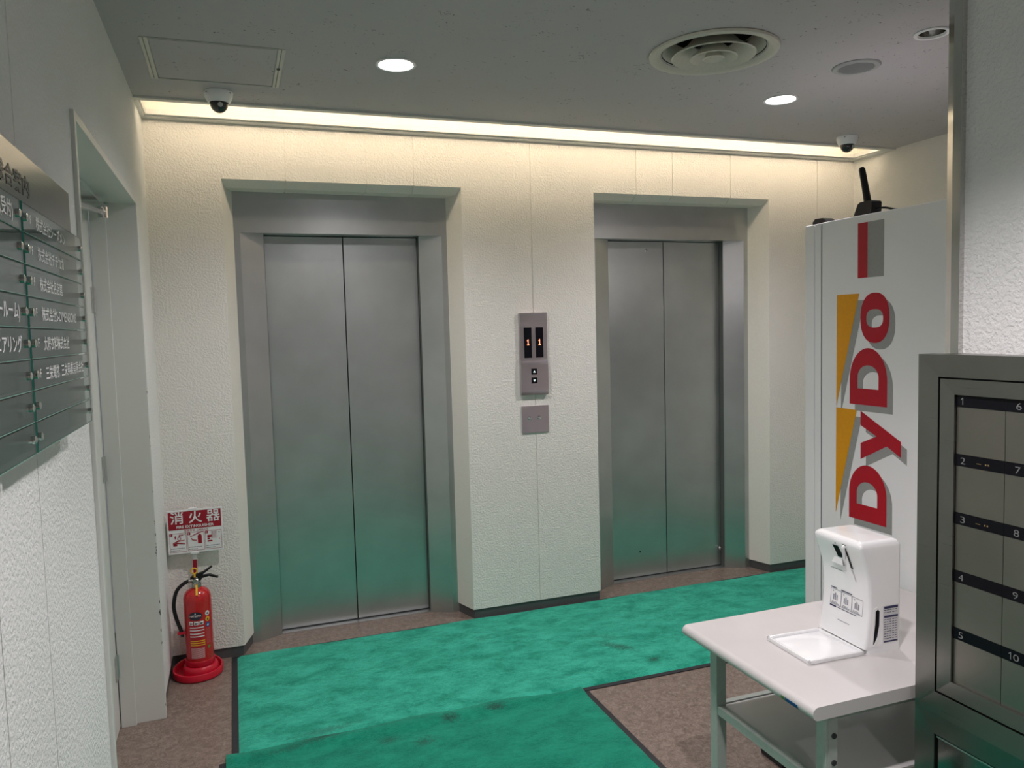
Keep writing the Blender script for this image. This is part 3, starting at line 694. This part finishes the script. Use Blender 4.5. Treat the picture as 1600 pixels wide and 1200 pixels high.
for z, m_, nm in ((.305, m_paper, 'white'), (.278, m_yellow, 'yellow'), (.251, m_blue, 'blue')):
    bm = B(); cylpoly(bm, [(.011 * math.cos(2 * PI * k / 20), .0115 * math.sin(2 * PI * k / 20)) for k in range(20)], .74, z, .0006)
    o = obj('fire_class_mark', bm, m_, t, label='round %s mark' % nm)
    bm = B(); cylpoly(bm, [(-.005, -.005), (-.001, .005), (.002, 0), (.005, .005), (.003, -.006)], .74, z, .0010)
    obj('symbol', bm, m_paper if nm == 'blue' else m_ink, o)
bm = B()
for k in range(12): cylrect(bm, -.010, .012, .232 - k * .0062 - .3, .2345 - k * .0062 - .3, .74, .3, .0005)
obj('small_lettering', bm, simple('pink_print', (.45, .10, .11), .4), t)
bm = B(); cylpoly(bm, rect(-.005, .007, -.007, .007), .74, .146, .0007); obj('green_mark', bm, m_green, t)

# ------------------------------------------------------------------ directory sign on the left wall
PXB = .038
t = thing('directory_sign', 'glass and steel tenant directory board hung on the left wall', 'sign', (.0, -2.64, 1.40))
yr = -2.146; yl = -3.13
obj('back_plate', bbox(.033, PXB, yl, yr, 1.406, 1.888, .0004), m_plate, t)
for (y, z) in ((yr - .05, 1.45), (yr - .05, 1.85), (yl + .05, 1.45), (yl + .05, 1.85)): obj('wall_spacer', lathe(B(), [(.008, 0.0), (.008, .034)], (0, y, z), 16, 'X'), m_chrome, t)
DT = lambda y0, z0, x=PXB + .0007: (lambda u, v: (x, y0 + u, z0 + v))
bm = text_bm(B(), 'ビル総合案内', .036, DT(-2.64 + .150, 1.822), 'RIGHT', bold=.012, width=.30)
obj('title_lettering', bm, simple('charcoal_letters', (.035, .035, .04), .4), t)
right = ['株式会社シーズメン', '株式会社チチカカ', '株式会社名店館', '株式会社S-DIMENSIONS', '大陽衣料株式会社', '三栄電機  三栄興業有限会社', '', '']
wid = [.232, .203, .176, .292, .206, .335]
left = ['(受付)', '', '', '(ショールーム)', 'エンジニアリング', '', '', '']
for col in range(2):
    y1 = (yr - .004) if col == 0 else -2.646
    y0 = -2.634 if col == 0 else yl + .01
    for k in range(8):
        zc_ = 1.772 - .0482 * k; z0_, z1_ = zc_ - .0228, zc_ + .0228
        if k == 0: z1_ = zc_ + .0225
        pn = obj('name_panel', bbox(.0478, .0555, y0, y1, z0_, z1_, .0006, seg=1), m_glass, t)
        bm = B(); e = .0006
        box(bm, .0503, .0552, y0 - e, y0, z0_, z1_); box(bm, .0503, .0552, y1, y1 + e, z0_, z1_)
        obj('glass_edge', bm, m_gedge, pn)
        obj('lower_edge', bbox(.0480, .0552, y0, y1, z0_ - e, z0_), m_gedge_lit, pn)
        for yy in (y0 + .015, y1 - .016): obj('standoff', lathe(B(), [(.0055, .0375), (.0055, .0500), (.0065, .0500), (.0065, .0585), (.004, .0600)], (0, yy, zc_), 14, 'X'), m_chrome, pn, True)
        txt = (right if col == 0 else left)[k]
        if txt:
            bm = B()
            if col == 0:
                text_bm(bm, txt, .0245, DT(-2.552, zc_ - .010, .0560), bold=.01, width=wid[k]); obj('floor_letter', text_bm(B(), 'F', .020, DT(-2.592, zc_ - .006, .0560)), m_paper, pn)
            else: text_bm(bm, txt, .027, DT(y1 - .045, zc_ - .010, .0560), 'RIGHT', bold=.01)
            obj('lettering', bm, m_paper, pn)

# ------------------------------------------------------------------ vending machine
XV = 2.63; VF = -1.315; VB = -2.14; VX = 3.93; VZ = 1.982
t = thing('vending_machine', 'tall white drinks vending machine with red and yellow lettering on its side', 'vending machine', ((XV + VX) / 2, (VF + VB) / 2, 0))
obj('cabinet', bbox(XV, VX, VB, -1.414, .045, VZ, .003), m_white, t)
bm = B(); box(bm, XV + .001, VX - .001, -1.408, -1.372, .06, VZ - .001, .002); box(bm, XV, VX, -1.3705, VF, .06, VZ - .001, .004)
dr = obj('door', bm, m_white, t)
bm = B(); box(bm, XV + .18, VX - .18, VF, VF + .006, .95, 1.80, .003)
obj('display_window', bm, m_blackg, dr)
obj('pickup_flap', bbox(XV + .25, VX - .35, VF, VF + .008, .30, .52, .004), m_black, dr)
obj('door_seal', bbox(XV + .004, VX - .004, -1.4145, -1.4075, .05, VZ - .004), m_ink, t)
for x in (XV + .07, VX - .07):
    for y in (VB + .08, -1.42): obj('foot', lathe(B(), [(.03, 0), (.03, .012), (.012, .014), (.012, .05)], (x, y, 0), 16), m_dark, t)
LX = lambda u, v, a: (XV - a, u, v)
def Dout(yl_, yr_, z0, zs, zt_):
    c = (yl_ + yr_) / 2; r_ = abs(yl_ - yr_) / 2; n_ = 24
    return [(yl_, z0), (yr_, z0)] + [(c - r_ * math.cos(k * PI / n_), zs + (zt_ - zs) * math.sin(k * PI / n_)) for k in range(n_ + 1)]
def selip(c0, c1, a, b_, n_=2.3, m_=44):
    o_ = []
    for k in range(m_):
        th = 2 * PI * k / m_; cc, ss = math.cos(th), math.sin(th)
        o_.append((c0 + a * math.copysign(abs(cc) ** (2 / n_), cc), c1 + b_ * math.copysign(abs(ss) ** (2 / n_), ss)))
    return o_
shapes = [
    [Dout(-1.571, -1.757, 1.254, 1.350, 1.474), Dout(-1.6115, -1.716, 1.317, 1.362, 1.408)],
    [Dout(-1.570, -1.758, .800, .905, 1.020), Dout(-1.610, -1.7135, .862, .907, .954)],
    [selip(-1.6955, 1.589, .0705, .095), selip(-1.695, 1.587, .041, .0345, 2.6)],
    [[(-1.628, 1.230), (-1.823, 1.132), (-1.823, 1.073), (-1.758, 1.107), (-1.629, 1.041), (-1.629, 1.104), (-1.708, 1.139), (-1.628, 1.174)]]]
flash = [[(-1.5015, 1.684), (-1.618, 1.684), (-1.4985, 1.239)], [(-1.4985, 1.233), (-1.608, 1.231), (-1.497, .803)]]
def draw(bm, loops, a0_, a1_, dy=0, dz=0):
    L = [[(y + dy, z + dz) for y, z in l] for l in loops]
    if len(L) == 1: prism(bm, L[0], a0_, a1_, LX)
    else: holed(bm, L, a0_, a1_, LX)
bm = B()
for i, s_ in enumerate(shapes): draw(bm, s_, .0002 + i * .00003, .0006 + i * .00003, -.0265, -.0245)
for i, f_ in enumerate(flash): draw(bm, [f_], .0003 + i * .00003, .0007 + i * .00003, -.0255, -.0260)
draw(bm, [rect(-1.737, -1.6588, 1.743, 1.952)], .0002, .0006)
obj('logo_shadow', bm, m_greylogo, t)
bm = B()
for s_ in shapes: draw(bm, s_, .0009, .0013)
draw(bm, [rect(-1.6588, -1.610, 1.743, 1.952)], .0009, .0013)
obj('logo_lettering', bm, m_redlogo, t)
bm = B()
for f_ in flash: draw(bm, [f_], .0010, .0014)
obj('logo_flash', bm, m_yellogo, t)
# aerial on top of the machine
t = thing('antenna', 'black stubby aerial standing on top of the vending machine', 'antenna', (2.70, -1.60, VZ))
bm = B(); prism(bm, [(-.055, 0), (.038, 0), (.040, .050), (.034, .056), (-.018, .056), (-.030, .050)], 2.665, 2.715, lambda u, v, a: (a, -1.60 - u, VZ + v))
obj('base', bm, m_black, t)
obj('rod', tube(B(), [(2.69, -1.598, VZ + .045), (2.69, -1.5835, VZ + .110), (2.69, -1.5655, VZ + .185), (2.69, -1.563, VZ + .193)], [.0145, .013, .0125, .009], 14), m_black, t, True)
cb = spline([(2.69, -1.64, VZ + .025), (2.69, -1.68, VZ + .022), (2.70, -1.73, VZ + .008), (2.72, -1.80, VZ + .004)], 5)
obj('cable', tube(B(), cb, .004, 8), m_black, t, True)
t = thing('sensor_box', 'small flat black box on the front top corner of the vending machine', 'sensor', (2.68, -1.38, VZ))
bm = B(); prism(bm, [(-1.338, 0), (-1.338, .012), (-1.352, .024), (-1.395, .022), (-1.42, .006), (-1.42, 0)], 2.65, 2.70, lambda u, v, a: (a, u, VZ + v))
obj('body', bm, m_black, t)
obj('mounting_strap', bbox(2.655, 2.695, -1.47, -1.42, VZ, VZ + .004, .001), m_black, t)

# ------------------------------------------------------------------ table
TZ = .60; TX0, TX1, TY0, TY1 = 1.686, 2.600, -2.452, -1.842
tb = thing('work_table', 'light grey steel-legged work table with a lower shelf, beside the mailboxes', 'table', ((TX0 + TX1) / 2, (TY0 + TY1) / 2, 0))
th = .036; rr_ = th / 2
prof = [(TX1, TZ), (TX1, TZ - th)] + [(TX0 + rr_ - rr_ * math.sin(a), TZ - rr_ - rr_ * math.cos(a)) for a in [k * PI / 12 for k in range(13)]]
obj('tabletop', prism(B(), prof, TY0, TY1, lambda u, v, a: (u, a, v)), m_table, tb, True)
LGX = (1.752, 2.535); LGY = (-2.405, -1.918); lw_ = .036
for x in LGX:
    for y in LGY:
        bm = B(); box(bm, x, x + lw_, y - lw_ / 2, y + lw_ / 2, .03, TZ - th, .0015)
        lg = obj('leg', bm, m_tleg, tb)
        if y < -2:
            bm = B(); box(bm, x + .008, x + lw_ + .001, y - lw_ / 2 - .0022, y - lw_ / 2, .40, TZ - th - .012, .0006)
            obj('height_sleeve', bm, m_tleg, lg)
            for z in (.497, .424, .385):
                obj('bolt', lathe(B(), [(.0075, y - lw_ / 2 - .002), (.0075, y - lw_ / 2 - .006), (.004, y - lw_ / 2 - .0065)], (x + lw_ - .012, 0, z), 14, 'Y'), m_dark, lg)
        obj('foot', lathe(B(), [(.022, 0), (.022, .008), (.008, .012), (.008, .035)], (x + lw_ / 2, y, 0), 16), m_black, lg, True)
for y in LGY: obj('apron', bbox(LGX[0] + lw_, LGX[1], y - .012, y + .012, TZ - th - .03, TZ - th), m_tleg, tb)
SZ = .352
for x in LGX:
    obj('side_rail', bbox(x + .002, x + .028, LGY[0] + .018, LGY[1] - .018, SZ - .024, SZ + .004, .001), m_tleg, tb)
sh = B(); box(sh, LGX[0] + .028, LGX[1] + .002, LGY[0] - .010, LGY[1] - .008, SZ - .010, SZ - .002, .0006)
obj('shelf', sh, m_table, tb)
obj('shelf_rear_rail', bbox(LGX[0] + .03, LGX[1] + .01, LGY[1] - .004, LGY[1] + .018, SZ - .020, SZ + .001, .001), m_tleg, tb)
obj('shelf_gap', bbox(LGX[0] + .03, LGX[1] + .006, LGY[1] - .008, LGY[1] - .004, SZ - .016, SZ - .006), m_navy, tb)
bm = B()
def em_(u0, u1, bm):
    quadgrid(bm, lambda a, c: (TX0 + rr_ - (rr_ + .0004) * math.sin(1.25 + .8 * c - .45), u0 + (u1 - u0) * a, TZ - rr_ - (rr_ + .0004) * math.cos(1.25 + .8 * c - .45)), 2, 6)
em_(-2.395, -2.345, bm); obj('maker_sticker', bm, m_blue, tb, label='small blue sticker')
bm = B(); em_(-2.343, -2.328, bm); obj('maker_sticker', bm, m_green, tb, label='small green sticker')
w = B(); prism(w, [(-1.70, 0), (-1.695, .012), (-1.705, .022), (-1.80, .030), (-1.815, .026), (-1.815, 0)], 2.105, 2.150, lambda u, v, a: (a, u, v))
tag(obj('door_wedge', w, m_rubber), 'black rubber wedge lying on the brown floor under the table', 'door wedge')

# ------------------------------------------------------------------ hand sanitiser dispenser
ds = thing('hand_sanitizer_dispenser', 'white automatic hand sanitizer dispenser standing on the grey table', 'dispenser', (2.044, -2.155, TZ), math.radians(-2))
HT = .335
fpts = [(0, .012), (.013, .011), (.016, 0.002), (.065, .0125), (.14, .0215), (.22, .018), (.28, .000), (.315, -.016), (.335, -.018)]
def fx(z):
    for (a, xa), (c, xc) in zip(fpts, fpts[1:]):
        if z <= c: return xa + (xc - xa) * ((z - a) / (c - a))
    return fpts[-1][1]
def fxs(z): return (fx(max(0, z - .02)) + fx(z) * 2 + fx(min(HT, z + .02))) / 4 if z > .03 else fx(z)
XB = .134
def section(z, ins=0.0):
    a, c, w_, r_ = fxs(z) + ins, XB - ins, .1015 - ins, .010
    pts = []
    for (cx_, cy_, t0) in ((c - r_, w_ - r_, 0), (a + r_, w_ - r_, PI / 2), (a + r_, -w_ + r_, PI), (c - r_, -w_ + r_, 1.5 * PI)):
        for k in range(7): pts.append((cx_ + r_ * math.cos(t0 + k * PI / 12), cy_ + r_ * math.sin(t0 + k * PI / 12), z))
    return pts
bm = B(); secs = [section(z) for z in [0, .013, .016] + [.016 + (HT - .018 - .016) * k / 26 for k in range(1, 27)]]
for k in range(1, 7):
    an = k * PI / 12; s_ = section(HT - .018, .018 * (1 - math.cos(an))); secs.append([(x, y, HT - .018 + .018 * math.sin(an)) for x, y, z in s_])
R2 = [[bm.verts.new(p) for p in s_] for s_ in secs]
for a, c in zip(R2, R2[1:]):
    for k in range(len(a)): bm.faces.new([a[k], a[(k + 1) % len(a)], c[(k + 1) % len(a)], c[k]])
bm.faces.new(R2[0][::-1]); bm.faces.new(R2[-1])
obj('body', bm, m_whitep, ds, True, local=True)
def FF(off): return lambda u, v: (fxs(v) - off, -u, v)     # u to the viewer's right
def fpoly(bm, pl, off, n_=4):
    pl = densify(pl, n_); F = FF(off); tri = tessellate_polygon([[Vector((p[0], p[1], 0)) for p in pl]]); V = [bm.verts.new(F(*p)) for p in pl]
    for t_ in tri: bm.faces.new([V[i] for i in t_])
def fquad(bm, q_, off, n_=6):
    a_, b_, c_, d_ = q_; F = FF(off) if not callable(off) else None
    def f(s_, t_):
        u = (a_[0] * (1 - s_) + b_[0] * s_) * (1 - t_) + (d_[0] * (1 - s_) + c_[0] * s_) * t_; v = (a_[1] * (1 - s_) + b_[1] * s_) * (1 - t_) + (d_[1] * (1 - s_) + c_[1] * s_) * t_
        return F(u, v) if F else FF(off(s_, t_))(u, v)
    quadgrid(bm, f, 2, n_)
def flocal(name, mat, polys, off=.0008, parent=ds, label=None):
    bm = B()
    for pl in polys: fquad(bm, pl, off)
    return obj(name, bm, mat, parent, local=True, label=label)
flocal('sensor_window', m_blackg, [[(-.020, .303), (.004, .304), (.015, .267), (-.011, .266)]], .0012)
flocal('sensor_dot', m_black, [[(-.006, .314), (-.002, .314), (-.001, .310), (-.005, .310)]], .0014)
flocal('display_slit', m_black, [[(.0305, .303), (.0375, .303), (.044, .240), (.034, .241)]], .0012)
flocal('groove', simple('light_grey_groove', (.58, .58, .58), .4), [[(.033, .237), (.040, .237), (.050, .203), (.046, .202)]], .0010)
bm = B(); fquad(bm, [(-.029, .263), (.004, .264), (.008, .242), (-.040, .243)], lambda s_, t_: .0006 + .006 * t_); fquad(bm, [(-.040, .243), (.008, .242), (.008, .2405), (-.040, .2415)], lambda s_, t_: .0066 * (1 - t_), 2)
obj('drip_ledge', bm, m_whitep, ds, local=True)
bm = tube(B(), spline([(fxs(.31) + .004, -.034, .309), (fxs(.31) - .005, -.034, .309), (fxs(.30) - .008, -.0335, .302), (fxs(.285) - .008, -.030, .286), (fxs(.275) - .007, -.026, .272)], 4), [.0052] * 17, 12)
obj('nozzle', bm, m_whitep, ds, True, local=True)
flocal('nozzle_mount', m_black, [[(.028, .3165), (.040, .3165), (.040, .312), (.028, .312)]], .0012)
bm = B()
def frame_(x0, x1, z0, z1, w=.0012):
    for pl in (rect(x0, x1, z1 - w, z1), rect(x0, x1, z0, z0 + w), rect(x0, x0 + w, z0, z1), rect(x1 - w, x1, z0, z1)): fquad(bm, pl, .0010)
# three little instruction drawings, sloping with the printed strip
for i in range(3):
    x0 = -.062 + i * .0455; frame_(x0, x0 + .0455, .105, .153)
    for q_ in range(3): fpoly(bm, rect(x0 + .012 + q_ * .007, x0 + .016 + q_ * .007, .119, .136 + (q_ % 2) * .005), .001, 2)
    fpoly(bm, rect(x0 + .006, x0 + .038, .108, .1095), .001, 2); fpoly(bm, rect(x0 + .006, x0 + .030, .112, .1132), .001, 2); fpoly(bm, [(x0 + .008, .147), (x0 + .014, .147), (x0 + .011, .143)], .001, 2)
obj('instruction_print', bm, m_greyink, ds, local=True)
for q_ in (rect(-.060, -.034, .1555, .1585), rect(-.017, .029, .1555, .1585), rect(-.062, -.034, .0975, .1020), rect(-.030, .052, .0990, .1008)): flocal('caption_lettering', m_navy, [q_], .001)
bm = B()
for q_ in range(9): fpoly(bm, rect(-.022 + q_ * .0057, -.0181 + q_ * .0057, .064, .0662), .001, 1)
obj('small_lettering', bm, m_greyink, ds, local=True); bm = B()
for q_ in range(8): fpoly(bm, rect(-.056 + q_ * .0068, -.0510 + q_ * .0068, .2190, .2212), .001, 1)
obj('small_lettering', bm, m_greyink, ds, local=True)
SY = -.1015
SIDE = lambda u, v, a: (u, SY - a, v)
lb = obj('rating_label', prism(B(), rect(.068, .124, .028, .140), .0002, .0008, SIDE), simple('label_silver', (.62, .62, .63), .4), ds, local=True)
bm = B()
for z0_, z1_ in ((.131, .138), (.104, .110)): prism(bm, rect(.071, .121, z0_, z1_), .0009, .0013, SIDE)
for k in range(13):
    z_ = .126 - k * .0072
    if .098 < z_ < .112: continue
    for q_ in range(5): prism(bm, rect(.071 + q_ * .010, .0785 + q_ * .010 - (k * q_ % 3) * .001, z_, z_ + .0018), .0009, .0012, SIDE)
prism(bm, rect(.071, .121, .0295, .034), .0009, .0012, SIDE)
obj('label_print', bm, m_navy, lb, local=True)
wp = [(.040, .128), (.048, .133), (.054, .126), (.053, .085), (.046, .050), (.034, .028), (.031, .030), (.034, .060), (.038, .090)]
wn = obj('level_window', prism(B(), wp, .0004, .0012, SIDE), m_blackg, ds, local=True, label='dark slot showing the liquid level')
obj('window_frame', holed(B(), [[(.034, .135), (.048, .141), (.060, .130), (.059, .084), (.052, .046), (.037, .020), (.026, .024), (.028, .060), (.032, .090)], wp], .0002, .0016, SIDE), m_whitep, ds, local=True)
bm = B(); box(bm, -.190, .004, -.099, .099, .0005, .005, .002)
for (x0, x1, y0, y1) in ((-.190, -.182, -.099, .099), (-.004, .004, -.099, .099), (-.190, .004, -.099, -.091), (-.190, .004, .091, .099)): box(bm, x0, x1, y0, y1, .003, .013, .002)
obj('drip_tray', bm, m_whitep, ds, True, local=True)

# ------------------------------------------------------------------ mailboxes
XM = 2.0
mb = thing('mailbox_unit', 'dark stainless steel mailbox cabinet with numbered doors along the right wall', 'mailboxes', (2.06, -2.75, 0))
NC = 3; CW = .1295; Y0 = -2.574; YE = Y0 - NC * CW           # far edge and near edge of the door field
YO = -2.475; YN = YE - .099
obj('cabinet', bbox(XM + .030, CX + .0, YN + .004, YO - .002, 0, 1.489), m_mail, mb)
def bevel_frame(y0, y1, z0, z1, w, x0, x1):
    """picture-frame moulding: outer edge at x0, inner edge at x1 deeper; y0 is the far side"""
    bm = B(); O = [(y0, z1), (y1, z1), (y1, z0), (y0, z0)]; I = [(y0 - w, z1 - w), (y1 + w, z1 - w), (y1 + w, z0 + w), (y0 - w, z0 + w)]
    A_ = [bm.verts.new((x0, *p)) for p in O]; C_ = [bm.verts.new((x1, *p)) for p in I]; D_ = [bm.verts.new((XM + .05, *p)) for p in O]; E_ = [bm.verts.new((XM + .05, *p)) for p in I]
    for i in range(4):
        j_ = (i + 1) % 4
        bm.faces.new([A_[i], A_[j_], C_[j_], C_[i]]); bm.faces.new([A_[i], D_[i], D_[j_], A_[j_]]); bm.faces.new([C_[i], C_[j_], E_[j_], E_[i]]); bm.faces.new([D_[i], E_[i], E_[j_], D_[j_]])
    return bm
obj('upper_frame', bevel_frame(YO, YN, .565, 1.491, .056, XM, XM + .0045), m_mail, mb)
obj('lower_frame', bevel_frame(YO, YN, .0, .565, .056, XM, XM + .0045), m_mail, mb)
obj('shadow_gap', bbox(XM + .020, XM + .031, YN + .05, YO - .050, .05, 1.44), m_dark, mb)
obj('inner_frame', bevel_frame(YO - .0605, YN + .0605, .6255, 1.4305, .038, XM + .006, XM + .0095), m_mail, mb)
obj('lower_panel', bbox(XM + .012, XM + .028, YN + .0605, YO - .0605, .0605, .500, .002), brushed('mirror_stainless', (.27, .27, .255), .16, (3, 3, 320), .0001), mb)
obj('lower_panel_edge', bbox(XM + .008, XM + .014, YN + .0605, YO - .0605, .500, .5045), m_alu, mb, label='bright upper edge of the lower panel')
zt_ = 1.3915; PH = .1463; LH = .0285
num = 0
for c_ in range(NC):
    for r_ in range(5):
        num += 1
        ya = Y0 - c_ * CW; yb_ = ya - CW; z1_ = zt_ - r_ * PH
        dr_ = obj('mailbox_door', bbox(XM + .0165, XM + .030, yb_ + .0007, ya - .0007, z1_ - PH + .0005, z1_ - LH - .0005, .0004, seg=1), m_maildoor, mb)
        ls = obj('number_strip', bbox(XM + .0155, XM + .030, yb_ + .0001, ya - .0001, z1_ - LH, z1_, .0003, seg=1), m_blackg, dr_)
        if c_ < 2:
            F_ = lambda u, v: (XM + .0151, ya - .013 - u - (.012 if c_ == 1 else 0) + (.006 if num == 10 else 0), z1_ - LH + .0055 + v)
            bm = B()
            if num in (1, 10): prism(bm, [(.0045, 0), (.0063, 0), (.0063, .0170), (.0045, .0170), (.0005, .0135), (.0005, .0112), (.0045, .0145)], 0, .0002, lambda u, v, a: tuple(c - (a if k == 0 else 0) for k, c in enumerate(F_(u, v))))
            if num == 10: text_bm(bm, '0', .0235, lambda u, v: F_(u + .0105, v), bold=-.008, width=.0140)
            if num not in (1, 10): text_bm(bm, str(num), .0235, lambda u, v: (XM + .0151, ya - .013 - u - (.012 if c_ == 1 else 0) + (.006 if num == 10 else 0), z1_ - LH + .0055 + v), bold=-.008, width=.0130)
            obj('number', bm, simple('grey_number', (.22, .22, .22), .4), ls)
        if num in (2, 3, 8, 9):
            bm = B()
            for q_ in range(2): box(bm, XM + .0150, XM + .0154, ya - .084 - q_ * .007, ya - .0805 - q_ * .007, z1_ - .0175, z1_ - .014)
            box(bm, XM + .0150, XM + .0154, ya - .070, ya - .058, z1_ - .0165, z1_ - .0155)
            obj('lock_mark', bm, simple('dull_gold', (.35, .24, .10), .4), ls)
